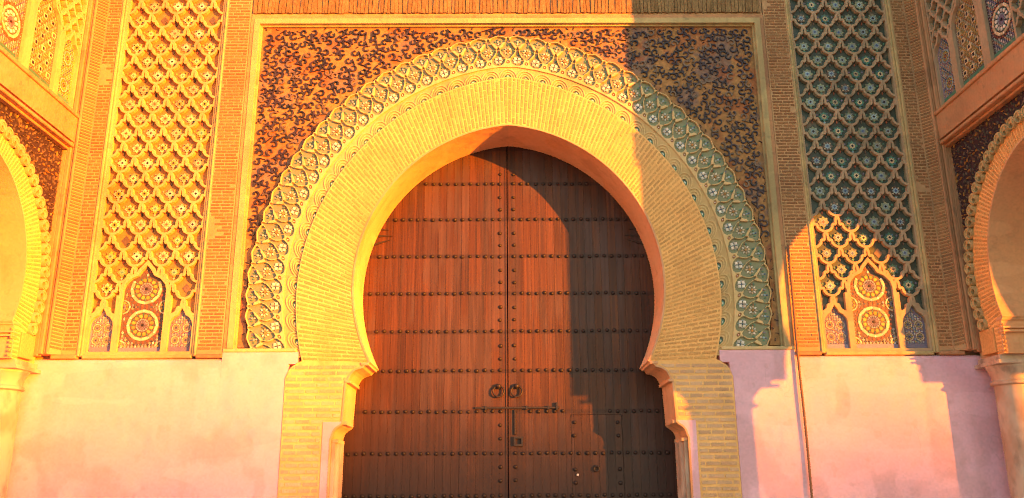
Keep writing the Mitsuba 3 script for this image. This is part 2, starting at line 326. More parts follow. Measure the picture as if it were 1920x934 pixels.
for k in range(NB):
    sc = (k + .5) * UM
    o, t, n = frame(sc, .44); m = MB()
    for a, b in ((-.036, -.036), (.036, -.036), (-.036, .036), (.036, .036)): piece(m, o, t, n, [(a - .026, b - .026), (a + .026, b - .026), (a + .026, b + .026), (a - .026, b + .026)], .012, .035, T(0))
    piece(m, o, t, n, rhomb(0, 0, .02), .008, .035, T(1))
    for a, b in ((0, .068), (0, -.068), (.068, 0), (-.068, 0)): piece(m, o, t, n, rhomb(a, b, .022), .014, .035, T(6))
    piece(m, o, t, n, rhomb(0, .14, .03, .5), .015, .035, T(2)); piece(m, o, t, n, rhomb(0, .20, .03, .4), .015, .035, T(5))
    m.build(BD + '__rosette', 'tile')
    o, t, n = frame(sc, .885); m = MB()
    for a, b, r, c in ((0, 0, .03, 6), (-.05, .01, .022, 2), (.05, .01, .022, 2), (0, -.05, .022, 0), (0, .045, .02, 1)): piece(m, o, t, n, rhomb(a, b, r), .014, .035, T(c))
    m.build(BD + '__outer_leaf', 'tile')
for k in range(1, NB):
    sc = k * UM; o, t, n = frame(sc, .645); m = MB()
    for q in range(8):
        a = q * math.pi / 4; c, s_ = math.cos(a), math.sin(a)
        piece(m, o, t, n, [(c * r - s_ * w, s_ * r + c * w) for r, w in ((.03, 0), (.058, -.018), (.088, 0), (.058, .018))], .012, .035, T(0 if q % 2 else 12))
    piece(m, o, t, n, [(.024 * math.cos(a), .024 * math.sin(a)) for a in np.arange(8) * math.pi / 4], .004, .035, T(10))
    piece(m, o, t, n, rhomb(0, .14, .035, .5), .014, .035, T(2)); piece(m, o, t, n, rhomb(0, .21, .04, .35), .014, .035, T(13))
    for sx in (-1, 1): piece(m, o, t, n, rhomb(sx * .105, .03, .025), .014, .035, T(2))
    m.build(BD + '__star', 'tile')
    o, t, n = frame(sc, .37); m = MB()
    c8 = [(math.cos(a), math.sin(a)) for a in np.arange(10) * math.pi / 5]
    piece(m, o, t, n, [(.034 * a, .034 * b) for a, b in c8], .0, .035, T(14)); piece(m, o, t, n, [(.022 * a, .022 * b) for a, b in c8], -.008, .0, T(5)); piece(m, o, t, n, [(.012 * a, .012 * b) for a, b in c8], -.016, -.008, T(0))
    m.build(BD + '__boss', 'tile')
    o, t, n = frame(sc, .005); m = MB()
    hd = [(math.cos(a), math.sin(a)) for a in np.linspace(0, math.pi, 10)]
    piece(m, o, t, n, [(.07 * a, .07 * b) for a, b in hd], .0, .035, T(7)); piece(m, o, t, n, [(.05 * a, .05 * b + .003) for a, b in hd], -.006, .0, T(2)); piece(m, o, t, n, [(.022 * a, .022 * b + .014) for a, b in hd], -.012, -.006, T(0))
    m.build(BD + '__roundel', 'tile')

# ---- spandrels with glazed scrolls on a terracotta ground
outer = Polygon([tuple(p) for p in ARC_O.pts(160)] + [(4.6, 2.3), (-4.6, 2.3)]).buffer(.03)
def ribbon(m, pts, w, tone, y0, y1):
    pts = np.asarray(pts); n = len(pts); w = np.asarray(w)[:, None]
    d = np.gradient(pts, axis=0); d /= np.linalg.norm(d, axis=1, keepdims=True) + 1e-9; nn = np.c_[-d[:, 1], d[:, 0]]
    L, Q = pts + nn * w, pts - nn * w
    v = np.vstack([np.c_[k[:, 0], np.full(n, y), k[:, 1]] for y, k in ((y0, L), (y0, Q), (y1, L), (y1, Q))])
    f = []
    for i in range(n - 1):
        f += [[i, i + n, i + n + 1], [i, i + n + 1, i + 1], [i, i + 1, i + 1 + 2 * n], [i, i + 1 + 2 * n, i + 2 * n], [i + n, i + 3 * n, i + 3 * n + 1], [i + n, i + 3 * n + 1, i + n + 1]]
    f += [[0, 2 * n, 3 * n], [0, 3 * n, n], [n - 1, 2 * n - 1, 4 * n - 1], [n - 1, 4 * n - 1, 3 * n - 1]]
    m.add(v, f, tone)
def scroll(m, x, z, ang, r, hand, tone, y0, y1, to=None):
    """A coiled tendril; its outer end runs on in a curve towards the next one."""
    th = np.linspace(0, 1, 15); a = ang + hand * th * 4.9; rad = r * (1 - .18 * th - .42 * th ** 3)
    pts = np.c_[x + rad * np.cos(a), z + rad * np.sin(a)]
    t0 = np.array([math.sin(ang), -math.cos(ang)]) * hand
    end = np.array(to) if to is not None else pts[0] + t0 * r * 1.1
    L = np.linalg.norm(end - pts[0]); c1 = pts[0] + t0 * L * .6
    k = np.linspace(1, 0, 7)[:-1, None]
    pts = np.vstack([(1 - k) ** 2 * pts[0] + 2 * k * (1 - k) * c1 + k ** 2 * end, pts]); n = len(pts)
    ribbon(m, pts, np.interp(np.arange(n), [0, 2, 6, 11, n - 4, n - 2, n - 1], [.003, .007, .012, .0135, .011, .016, .009]), tone, y0, y1)
def scatter(area, d, tries, seed):
    rr = random.Random(seed); x0, z0, x1, z1 = area.bounds; pts = []
    pr = shapely.prepare(area)
    for _ in range(tries):
        x, z = rr.uniform(x0, x1), rr.uniform(z0, z1)
        if all((x - a) ** 2 + (z - b) ** 2 > d * d for a, b in pts) and area.contains(Point(x, z)): pts.append((x, z))
    return pts
for sgn in (1, -1):
    mir = sgn < 0
    sp_poly = box(0.0, 2.46, 4.815, 8.785).difference(outer)
    m = MB(None, mir); m.poly(sp_poly, .075, .14); SP = m.build(GW + '__spandrel', 'spandrel_ground', 'terracotta spandrel covered with dark glazed scrolls')
    its, area = [], sp_poly.buffer(-.085)
    sites = scatter(area, .126, 20000, 5 + sgn); tree = np.array(sites)
    for i, (x, z) in enumerate(sites):
        dd = np.hypot(tree[:, 0] - x, tree[:, 1] - z); nb = np.argsort(dd)[1:5]; j = int(nb[R.randrange(3)])
        a = math.atan2(tree[j, 1] - z, tree[j, 0] - x); r = R.uniform(.058, .069); h = R.choice((-1, 1)); ang = a - h * 1.1
        o = tree[j] + np.array([math.cos(a + math.pi + h * .9), math.sin(a + math.pi + h * .9)]) * .070
        its.append(lambda m, x=x, z=z, ang=ang, r=r, h=h, o=o, t=R.choice((9, 9, 9, 4, 15, 9)), y=R.uniform(.040, .047): scroll(m, x, z, ang, r, h, T(t), y, .075, o))
    pieces(its, SP + '__scroll', 'tile', mirror=mir)
    lf = MB(None, mir)
    for x, z in scatter(sp_poly.buffer(-.02), .11, 6000, 55 + sgn):
        if np.hypot(tree[:, 0] - x, tree[:, 1] - z).min() < .10: continue
        a, r = R.uniform(0, 6.28), R.uniform(.022, .034)
        for k in range(2):
            b = a + k * 2.4; c, s_ = math.cos(b), math.sin(b)
            lf.prism([(x + c * p - s_ * q, z + s_ * p + c * q) for p, q in ((0, 0), (r * .6, -r * .35), (r * 1.2, 0), (r * .6, r * .35))], .050 + R.random() * .006, .075, T(9), .001)
    lf.build(SP + '__leaf', 'tile', kind='stuff')
# ---- moulded square frame, frieze, upper wall
def frame_ring(x0, z0, x1, z1): return box(-x1, 2.42, x1, z1).difference(box(-x0, 2.0, x0, z0))
m = MB()
for a, b, y in ((4.815, 4.845, .02), (4.847, 4.955, -.050)):
    m.poly(frame_ring(a, 8.785 + (a - 4.815), b, 8.785 + (b - 4.815)), y, .14)
MF = m.build(GW + '__moulded_frame', 'frame_stucco', 'weathered stucco frame round the spandrels')
m = MB(); m.poly(frame_ring(4.957, 8.927, 5.025, 8.995), -.035, .14); m.build(MF + '__outer_strip', 'band_plaster')
m = MB(); m.bx(-5.02, 5.02, -.01, .14, 9.0, 9.84); FZ = m.build(GW + '__frieze', 'pilaster_mortar', 'band of rough upright bricks above the frame')
its = []
x = -5.0
while x < 4.97:
    w = R.uniform(.05, .085); sl = R.uniform(-.02, .035); zt = 9.44 + R.uniform(-.01, .01)
    q = [(x + .005, 9.035 + R.uniform(0, .02)), (min(x + w - .005, 5.0), 9.035 + R.uniform(0, .02)), (min(x + w - .005 + sl, 5.01), zt), (x + .005 + sl, zt)]
    its.append(lambda m, q=q, j=R.uniform(-.012, .008), tn=R.random(): m.prism(q, -.045 + j, .0, tn, .006)); x += w
pieces(its, FZ + '__brick', 'frieze_brick_tone')
m = MB(); m.bx(-5.02, 5.02, -.03, .14, 9.845, 12.4); m.build(GW + '__upper_wall', 'pilaster_brick')
# ---- plaster under the border
for sgn in (1, -1):
    m = MB(None, sgn < 0)
    m.poly(box(3.86, GZ, 5.03, 2.36).difference(ring_area.buffer(.008)), -.022, .14); m.poly(box(3.70, 2.15, 5.03, 2.36).difference(ring_area.buffer(.008)).difference(box(3.86, GZ, 5.03, 2.36).buffer(.0005)), -.022, .14)
    PD = m.build(GW + '__dado', 'pink_plaster', 'pink plaster between jamb and side wall')
    m = MB(None, sgn < 0); m.bx(3.74, 5.03, -.045, .14, 2.362, 2.425, bevel=.012); m.build(PD + '__ledge', 'border_stucco')

# ---- door: two leaves of upright planks with iron studs
DY = 1.0
hole = opening.buffer(.03)
rows = [5.85, 5.11, 4.36, 3.63, 2.90, 2.155, 1.40, .65, -.09, -.84]
for sgn, dl in ((-1, 'wooden door leaf lit by the sun'), (1, 'wooden door leaf partly in shade, with a small wicket door')):
    a, b = (-3.12, -.036) if sgn < 0 else (-.014, 3.12)
    m = MB(); m.poly(hole.buffer(.03).intersection(box(-3.2, GZ, -.025, 7) if sgn < 0 else box(-.025, GZ, 3.2, 7)), DY + .06, DY + .10); DL = m.build(GW + '__door_leaf', 'dark_gap', dl)
    x = a
    edges = list(np.arange(a, b - .02, (b - a) / 21)) + [b]
    wick = box(1.13, GZ, 2.06, 1.33)
    for e0, e1 in zip(edges, edges[1:]):
        g_ = hole.buffer(.02).intersection(box(e0 + .0015, GZ + .02, e1 - .0015, 7))
        j, tn = R.uniform(-.004, .004), R.random()
        parts = [g_]
        if sgn > 0:
            parts = [g_.difference(wick.buffer(.006, join_style=2)), g_.intersection(wick.buffer(-.001))]
        for q in parts:
            if q.is_empty: continue
            for gg in getattr(q, 'geoms', [q]):
                if gg.area < .004: continue
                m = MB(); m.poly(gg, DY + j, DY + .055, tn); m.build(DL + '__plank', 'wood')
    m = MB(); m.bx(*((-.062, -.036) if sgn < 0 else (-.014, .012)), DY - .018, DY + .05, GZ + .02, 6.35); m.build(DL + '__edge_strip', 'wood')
    dome = trimesh.creation.revolve([(0.0, .030), (.018, .026), (.030, .014), (.036, 0.0), (0, 0)], sections=10)
    dome.apply_transform(trimesh.transformations.rotation_matrix(math.pi / 2, [1, 0, 0]))
    spots = []
    for z in rows:
        for k in range(21):
            xx = (-.165 - k * .146) if sgn < 0 else (.10 + k * .146)
            if sgn > 0 and abs(z - 1.40) < .01 and (xx < .3 or 1.0 < xx < 1.75): continue
            if opening.buffer(-.06).contains(Point(xx, z)): spots.append((xx, z))
    for z in np.arange(-1.3, 6.2, .245):
        if min(abs(z - q) for q in rows) > .1 and not (sgn > 0 and .75 < z < 1.6) and not 1.62 < z < 2.0: spots.append(((-.165 if sgn < 0 else .10), z))
    if sgn > 0: spots += [(xx, z) for xx in (1.19, 1.99) for z in (1.20, .96, .36, .12)]
    for xx, z in spots:
        d = dome.copy(); d.apply_scale(R.uniform(.9, 1.1)); d.apply_translation([xx + R.uniform(-.008, .008), DY - .005, z + R.uniform(-.008, .008)])
        m = MB(); m.tm(d); m.build(DL + '__stud', 'iron', smooth=True)
    # ring knocker
    kx = -.20 if sgn < 0 else .135
    m = MB(); c = trimesh.creation.cylinder(radius=.05, height=.03, sections=16); c.apply_transform(trimesh.transformations.rotation_matrix(math.pi / 2, [1, 0, 0])); c.apply_translation([kx, DY - .02, 1.86]); m.tm(c)
    c = trimesh.creation.icosphere(subdivisions=2, radius=.045); c.apply_translation([kx, DY - .055, 1.86]); m.tm(c)
    KN = m.build(DL + '__knocker', 'iron', smooth=40)
    m = MB(); c = trimesh.creation.torus(.10, .016, major_sections=28, minor_sections=8); c.apply_transform(trimesh.transformations.rotation_matrix(math.radians(84), [1, 0, 0])); c.apply_translation([kx, DY - .055, 1.765]); m.tm(c); m.build(KN + '__ring', 'iron', smooth=True)
    # iron hinge straps fanning out from the jamb
    for dz, tz, L in ((4.93, 4.90, .36), (4.78, 4.78, .44), (4.58, 4.70, .40)):
        x0 = 2.70
        m = MB(); q = [(x0, dz - .022), (x0, dz + .022), (x0 - L * .5, (dz + tz) / 2 + .02), (x0 - L, tz), (x0 - L * .5, (dz + tz) / 2 - .02)]
        m.prism([(sgn * a_, b_) for a_, b_ in q], DY - .022, DY + .01); m.build(DL + '__hinge_strap', 'iron')
    if sgn > 0:
        m = MB(); m.bx(-.64, .92, DY - .045, DY - .015, 1.445, 1.485, bevel=.008); m.bx(.86, .89, DY - .06, DY + .0, 1.42, 1.56)
        for xx in (-.45, .3, .7): m.bx(xx, xx + .035, DY - .055, DY, 1.43, 1.50)
        BT = m.build(DL + '__bolt', 'iron', 'long iron bar bolt across both door leaves')
        m = MB(); m.bx(.085, .115, DY - .04, DY - .012, .98, 1.43, bevel=.006); m.build(BT + '__hasp', 'iron')
        m = MB(); fr = box(.075, .775, .245, .945).difference(box(.11, .81, .21, .91)); m.poly(fr, DY - .055, DY, .5); m.build(BT + '__lock', 'iron')
        m = MB(); c = trimesh.creation.torus(.045, .014, major_sections=20, minor_sections=8); c.apply_transform(trimesh.transformations.rotation_matrix(math.pi / 2, [1, 0, 0])); c.apply_translation([1.57, DY - .03, .37]); m.tm(c)
        m.bx(1.55, 1.59, DY - .03, DY, .40, .44); m.build(DL + '__handle', 'iron', smooth=40)
        m = MB(); c = trimesh.creation.cylinder(radius=.022, height=.03, sections=12); c.apply_transform(trimesh.transformations.rotation_matrix(math.pi / 2, [1, 0, 0])); c.apply_translation([1.23, DY - .012, .265]); m.tm(c, T(0)); m.build(DL + '__keyhole_disc', 'tile')

# ================================================================== zellij helpers
def star_pts(cx, cz, r, n, q=.62, ph=0.0):
    return [(cx + (r if i % 2 == 0 else r * q) * math.cos(ph + i * math.pi / n), cz + (r if i % 2 == 0 else r * q) * math.sin(ph + i * math.pi / n)) for i in range(2 * n)]
def star_prism(m, cx, cz, r, n, y0, y1, tone, q=.62, ph=0.0):
    p = np.array(star_pts(cx, cz, r, n, q, ph)); k = len(p)
    v = np.vstack([[[cx, y0, cz]], np.c_[p[:, 0], np.full(k, y0), p[:, 1]], np.c_[p[:, 0], np.full(k, y1), p[:, 1]]])
    f = []
    for i in range(k):
        a, b = 1 + i, 1 + (i + 1) % k
        f += [[0, a, b], [a, a + k, b + k], [a, b + k, b]]
    m.add(v, f, tone)
def petals(m, cx, cz, n, r0, r1, wf, y0, y1, tone, ph=0.0, shape='kite', clip=None):
    for i in range(n):
        a = ph + i * 2 * math.pi / n; c, s = math.cos(a), math.sin(a); w = wf * math.pi * (r0 + r1) / 2 / n
        if shape == 'kite': q = ((r0, 0), (r0 * .45 + r1 * .55, -w), (r1, 0), (r0 * .45 + r1 * .55, w))
        elif shape == 'bar': q = ((r0, -w * r0 / r1), (r1, -w), (r1, w), (r0, w * r0 / r1))
        else: q = ((r0, 0), (r0 * .7 + r1 * .3, -w * .9), (r0 * .2 + r1 * .8, -w), (r1, 0), (r0 * .2 + r1 * .8, w), (r0 * .7 + r1 * .3, w * .9))
        pts = [(cx + c * u - s * v, cz + s * u + c * v) for u, v in q]
        if clip is not None and not all(clip.contains(Point(p)) for p in pts): continue
        m.prism(pts, y0 + R.uniform(-.001, .001), y1, tone, .0015)
def rosette(m, cx, cz, r, y, b, clip=None, n=12, pal=(4, 13, 3, 0, 12, 5)):
    star_prism(m, cx, cz, .07 * r, 8, y - .002, b, T(pal[0]))
    petals(m, cx, cz, 16, .10 * r, .27 * r, .80, y, b, T(pal[1]), 0, 'bar', clip)
    petals(m, cx, cz, 16, .28 * r, .34 * r, .80, y, b, T(6), 0, 'bar', clip)
    petals(m, cx, cz, n, .37 * r, .60 * r, .72, y - .001, b, T(pal[2]), math.pi / n, 'petal', clip)
    petals(m, cx, cz, n, .50 * r, .66 * r, .22, y, b, T(2), 0, 'kite', clip)
    petals(m, cx, cz, n, .67 * r, .83 * r, .86, y - .002, b, T(pal[4]), math.pi / n, 'bar', clip)
    petals(m, cx, cz, n, .68 * r, .86 * r, .30, y, b, T(pal[3]), 0, 'kite', clip)
    petals(m, cx, cz, 2 * n, .87 * r, 1.0 * r, .55, y, b, T(pal[5]), math.pi / 2 / n, 'kite', clip)
def star_field(m, area, step, y, b, cols=(0, 6, 3, 12), skip=None, back=(1, 5, 2, 13)):
    x0, z0, x1, z1 = area.bounds; in1 = area.buffer(-.008); ix = 0
    x = x0 + step * .5
    while x < x1:
        z, iz = z0 + step * .5, 0
        while z < z1:
            if in1.contains(Point(x, z).buffer(step * .40)) and (skip is None or not skip.contains(Point(x, z))):
                star_prism(m, x, z, step * .34, 8, y - .001, b, T(cols[(ix + iz) % len(cols)]), .7); star_prism(m, x, z, step * .13, 6, y - .004, y - .001, T(back[(ix * 2 + iz) % 4]))
            xx, zz = x + step / 2, z + step / 2
            if in1.contains(Point(xx, zz).buffer(step * .2)) and (skip is None or not skip.contains(Point(xx, zz))):
                m.prism(rhomb(xx, zz, step * .22, 1.0), y, b, T(back[(ix + iz) % 4]), .001)
            if in1.contains(Point(x, zz).buffer(step * .1)) and (skip is None or not skip.contains(Point(x, zz))):
                m.prism(rhomb(x, zz, step * .12, .7), y, b, T(0), .001)
            z += step; iz += 1
        x += step; ix += 1
def lunette(cx, hw, z0, zs, zt):
    h = zt - zs
    half = [(hw, z0), (hw, zs), (hw * .93, zs + .22 * h), (hw * .68, zs + .45 * h), (hw * .36, zs + .58 * h), (hw * .24, zs + .76 * h), (0, zt)]
    return Polygon([(cx + x, z) for x, z in half] + [(cx - x, z) for x, z in reversed(half) if x > 0])
GC = [(0, 0), (.22, .015), (.42, .06), (.56, .13), (.60, .215), (.66, .235), (.80, .215), (.86, .25), (.86, .33), (.90, .41), (1, .5)]
def sebka(cx, ncol, hw, z0, z1, pitch, clip, w=.022):
    """Rib network of the lozenge lattice: (plate polygon, list of cell positions (x, z of the cell's foot))."""
    lines, cells, r = [], [], -2
    while z0 + r * pitch < z1 + pitch:
        for k in range(-ncol - 1, ncol + 2):
            x = cx + k * 2 * hw + (hw if r % 2 else 0); z = z0 + r * pitch
            for s in (1, -1): lines.append(LineString([(x + s * hw * a, z + 2 * pitch * b) for a, b in GC]))
            cells.append((x, z))
        r += 1
    plate = unary_union([l.buffer(w, cap_style=2, join_style=1, quad_segs=2) for l in lines]).intersection(clip)
    return plate, [c for c in cells if clip.buffer(-.06).contains(Point(c[0], c[1] + .72 * pitch))]
def cell_tile(m, x, z, pitch, y, b, pal):
    c = z + .64 * pitch + R.uniform(-.006, .006); r = pitch * .35 * R.uniform(.9, 1.06); x += R.uniform(-.006, .006); y += R.uniform(-.004, .004)
    if R.random() < .04: m.prism(rhomb(x, c, r * .9, .8), y + .01, b, T(15)); return
    star_prism(m, x, c, r * 1.02, 8, y, b, T(pal[0]), .72); star_prism(m, x, c, r * .62, 8, y - .006, y, T(pal[1]), .6); star_prism(m, x, c, r * .28, 4, y - .011, y - .006, T(pal[2]), .6)
    for a in range(4):
        q = math.pi / 4 + a * math.pi / 2; m.prism(rhomb(x + r * .72 * math.cos(q), c + r * .72 * math.sin(q), r * .16, .9), y - .006, y, T(pal[3]), .001)
    m.prism(rhomb(x, z + 1.28 * pitch, pitch * .13, .45), y + .004, b, T(pal[4]), .001); m.prism(rhomb(x, z + .26 * pitch, pitch * .10, .9), y + .004, b, T(pal[5]), .001)
    for s in (-1, 1): m.prism(rhomb(x + s * r * 1.30, c + .04, pitch * .07, .9), y + .004, b, T(pal[6]), .001)

# ================================================================== the decorated wall on either side
for sgn, lab in ((1, 'wall right of the gateway with green tiled lattice panel, mostly in shade'), (-1, 'sunlit wall left of the gateway with tiled lattice panel tinted ochre for sunlight')):
    mir = sgn < 0
    BW = thing('decorated_wall', lab, 'wall')
    m = MB(None, mir); m.bx(5.032, 8.9, .14, .985, GZ, 12.4); m.build(BW + '__wall_core', 'wall_core')
    # brick pilasters
    for (x0, x1, bl, nm) in ((5.035, 5.49, .23, 'inner'), (7.575, 7.845, .18, 'outer')):
        m = MB(None, mir); m.bx(x0, x1, -.026, .14, 2.33, 12.3); PL = m.build(BW + '__brick_pilaster', 'pilaster_mortar')
        pieces(grid_bricks(x0 + .012, x1 - .012, 2.40, 9.75, .062, bl, -.036, -.02, .024, keep=lambda x, z, a, b, q=sgn: mikit.meshkit.noise(np.array([x * 2.2, q * 5.0, z * 1.3])) < .88, jit=.003, bevel=.003), PL + '__brick', 'pilaster_brick', mirror=mir)
    # chamfered brick strip and corner mouldings
    m = MB(None, mir); m.add([[7.85, y, z] for z in (2.33, 12.3) for y in (.14,)] + [[7.85, -.02, 2.33], [7.85, -.02, 12.3], [8.02, -.11, 2.33], [8.02, -.11, 12.3], [8.02, .14, 2.33], [8.02, .14, 12.3]],
                             [[2, 4, 5], [2, 5, 3], [0, 2, 3], [0, 3, 1], [4, 6, 7], [4, 7, 5], [1, 3, 5], [1, 5, 7], [0, 4, 2], [0, 6, 4]])
    CH = m.build(BW + '__chamfer_strip', 'pilaster_mortar'); its = []
    z = 2.40
    while z < 9.7:
        h = .058
        def ch(m, z=z, h=h, tn=R.random(), j=R.uniform(-.003, .003)):
            a, b = np.array([7.857, -.026]), np.array([8.013, -.108]); nrm = np.array([-.47, -.88]) * (.014 + j)
            q = [a, b, b + nrm, a + nrm]; zs = [z + .013, z + h - .010]; sk = .035
            m.add([[p[0], p[1], zz + (sk if i in (1, 2) else 0)] for zz in zs for i, p in enumerate(q)], [[3, 2, 6], [3, 6, 7], [4, 7, 6], [4, 6, 5], [0, 1, 2], [0, 2, 3], [0, 3, 7], [0, 7, 4], [1, 5, 6], [1, 6, 2]], tn)
        its.append(ch); z += .062
    pieces(its, CH + '__brick', 'pilaster_brick', mirror=mir)
    m = MB(None, mir)
    for a, b, y in ((8.022, 8.07, -.14), (8.072, 8.12, -.11), (8.122, 8.197, -.15)): m.bx(a, b, y, .14, 2.33, 12.3, bevel=.012)
    m.build(BW + '__corner_moulding', 'band_plaster')
    # tiled panel
    x0, x1, zt = 5.575, 7.485, 9.9
    m = MB(None, mir); m.bx(x0 - .02, x1 + .02, .10, .14, 2.30, zt, T(7 if sgn > 0 else 14)); TP = m.build(BW + '__tiled_panel', 'tile', 'panel of stucco lozenge lattice filled with ' + ('green and blue' if sgn > 0 else 'sunlight-tinted ochre and white') + ' star tiles')  # left ground painted ochre to carry the sunlight, right one stays green
    cx = (x0 + x1) / 2
    lun = [lunette(cx, .385, 2.385, 3.50, 3.96), lunette(cx - .70, .208, 2.385, 2.86, 3.17), lunette(cx + .70, .208, 2.385, 2.86, 3.17)]
    lu = unary_union(lun); clip = box(x0, 2.33, x1, zt)
    seb, cells = sebka(cx, 2, .2375, 3.04, zt, .302, clip.difference(lu.buffer(.02)))
    solid = unary_union([l.buffer(.06, join_style=2) for l in lun] + [box(x0, 2.33, x1, 2.39), box(x0, 2.3, x0 + .035, zt), box(x1 - .035, 2.3, x1, zt), box(cx - .49, 2.33, cx - .40, 3.4), box(cx + .40, 2.33, cx + .49, 3.4)]).intersection(clip)
    plate = unary_union([seb.difference(lu.buffer(.02)), solid]).difference(lu)
    m = MB(None, mir); m.poly(plate, .012, .10); m.build(TP + '__lattice', 'lattice_stucco_shaded' if sgn > 0 else 'lattice_stucco')
    palR = [(11, 6, 4, 6, 5, 2, 2), (15, 6, 1, 12, 15, 6, 2), (2, 12, 4, 1, 5, 6, 13), (11, 6, 1, 13, 15, 2, 2)]
    palL = [(12, 3, 4, 4, 5, 12, 3), (8, 0, 4, 4, 15, 3, 11), (12, 8, 5, 15, 4, 10, 11), (3, 12, 2, 4, 5, 12, 3), (11, 12, 5, 4, 15, 8, 3)]  # ochre mix for the left panels, sunlight painted into the tiles
    its = []
    for x, z in cells:
        if lu.buffer(.08).intersects(Point(x, z + .2).buffer(.10)): continue
        its.append(lambda m, x=x, z=z, pl=R.choice(palR if sgn > 0 else palL): cell_tile(m, x, z, .302, .078, .10, pl))
    pieces(its, TP + '__star_tile', 'tile', mirror=mir)
    for i, l in enumerate(lun):
        m = MB(None, mir); m.poly(l.buffer(-.001), .088, .10, T(15 if i == 0 else 13)); LN = m.build(TP + '__lunette', 'tile', 'mosaic niche with two large rosettes' if i == 0 else None)
        m = MB(None, mir); bx0, _, bx1, _ = l.bounds; m.bx(bx0 + .004, bx1 - .004, .080, .088, 2.39, 2.47, T(13), .003); m.build(LN + '__base_tile', 'tile')
        inn = l.buffer(-.008)
        if i == 0:
            for zc in (2.87, 3.53):
                m = MB(None, mir); rosette(m, cx, zc, .335, .078, .088, inn); m.build(LN + '__rosette', 'tile')
            m = MB(None, mir)
            for xx in (bx0, bx1): rosette(m, xx, 3.20, .16, .079, .088, inn, 8)
            for xx in (bx0, bx1): rosette(m, xx, 2.47, .16, .079, .088, inn.difference(box(0, 0, 9, 2.475)), 8)
            sk = unary_union([Point(cx, 2.87).buffer(.345), Point(cx, 3.53).buffer(.345), Point(bx0, 3.2).buffer(.165), Point(bx1, 3.2).buffer(.165), box(0, 0, 9, 2.47)])
            star_field(m, inn, .062, .080, .088, (0, 12, 6, 12), sk, (4, 13, 2, 1)); m.build(LN + '__small_tiles', 'tile', kind='stuff')
        else:
            m = MB(None, mir); mx = (bx0 + bx1) / 2; sk = box(0, 0, 9, 2.475)
            for zz in (2.60, 2.82):
                for xx in (mx - .095, mx + .095): rosette(m, xx, zz, .088, .079, .088, inn, 8); sk = sk.union(Point(xx, zz).buffer(.09))
            star_field(m, inn, .046, .080, .088, (12, 0, 3, 6), sk); m.build(LN + '__small_tiles', 'tile', kind='stuff')
    # panel frame
    m = MB(None, mir)
    for a, b, y in ((5.492, 5.53, -.05), (5.532, 5.574, -.02), (7.486, 7.525, -.02), (7.527, 7.573, -.05)): m.bx(a, b, y, .14, 2.30, 12.3, bevel=.01)
    m.bx(5.576, 7.484, -.03, .14, 2.262, 2.326, bevel=.012)
    m.build(BW + '__panel_frame', 'frame_stucco')
    m = MB(None, mir); m.bx(5.60, 7.48, -.03, .14, zt + .003, 12.3); m.build(BW + '__upper_wall', 'pilaster_brick')
    # plaster dado with a rounded upper edge
    zz = [GZ, 2.10, 2.18, 2.23, 2.258]; yy = [-.024, -.024, -.020, -.006, .05]
    m = MB(None, mir); n = len(zz)
    v = [[x, y, z] for x in (5.032, 8.9) for y, z in zip(yy, zz)]
    m.add(v, [f for i in range(n - 1) for f in ([i, i + n, i + n + 1], [i, i + n + 1, i + 1])]); m.bx(5.032, 8.9, .05, .139, GZ, 2.257)
    m.build(BW + '__dado', 'pink_plaster', 'smooth pink plaster of the lower wall', smooth=True)
    m = MB(None, mir); m.bx(5.034, 5.49, -.05, .1, 2.26, 2.325, bevel=.012); m.bx(7.575, 8.02, -.05, .1, 2.26, 2.325, bevel=.012); m.build(BW + '__ledge', 'band_plaster')

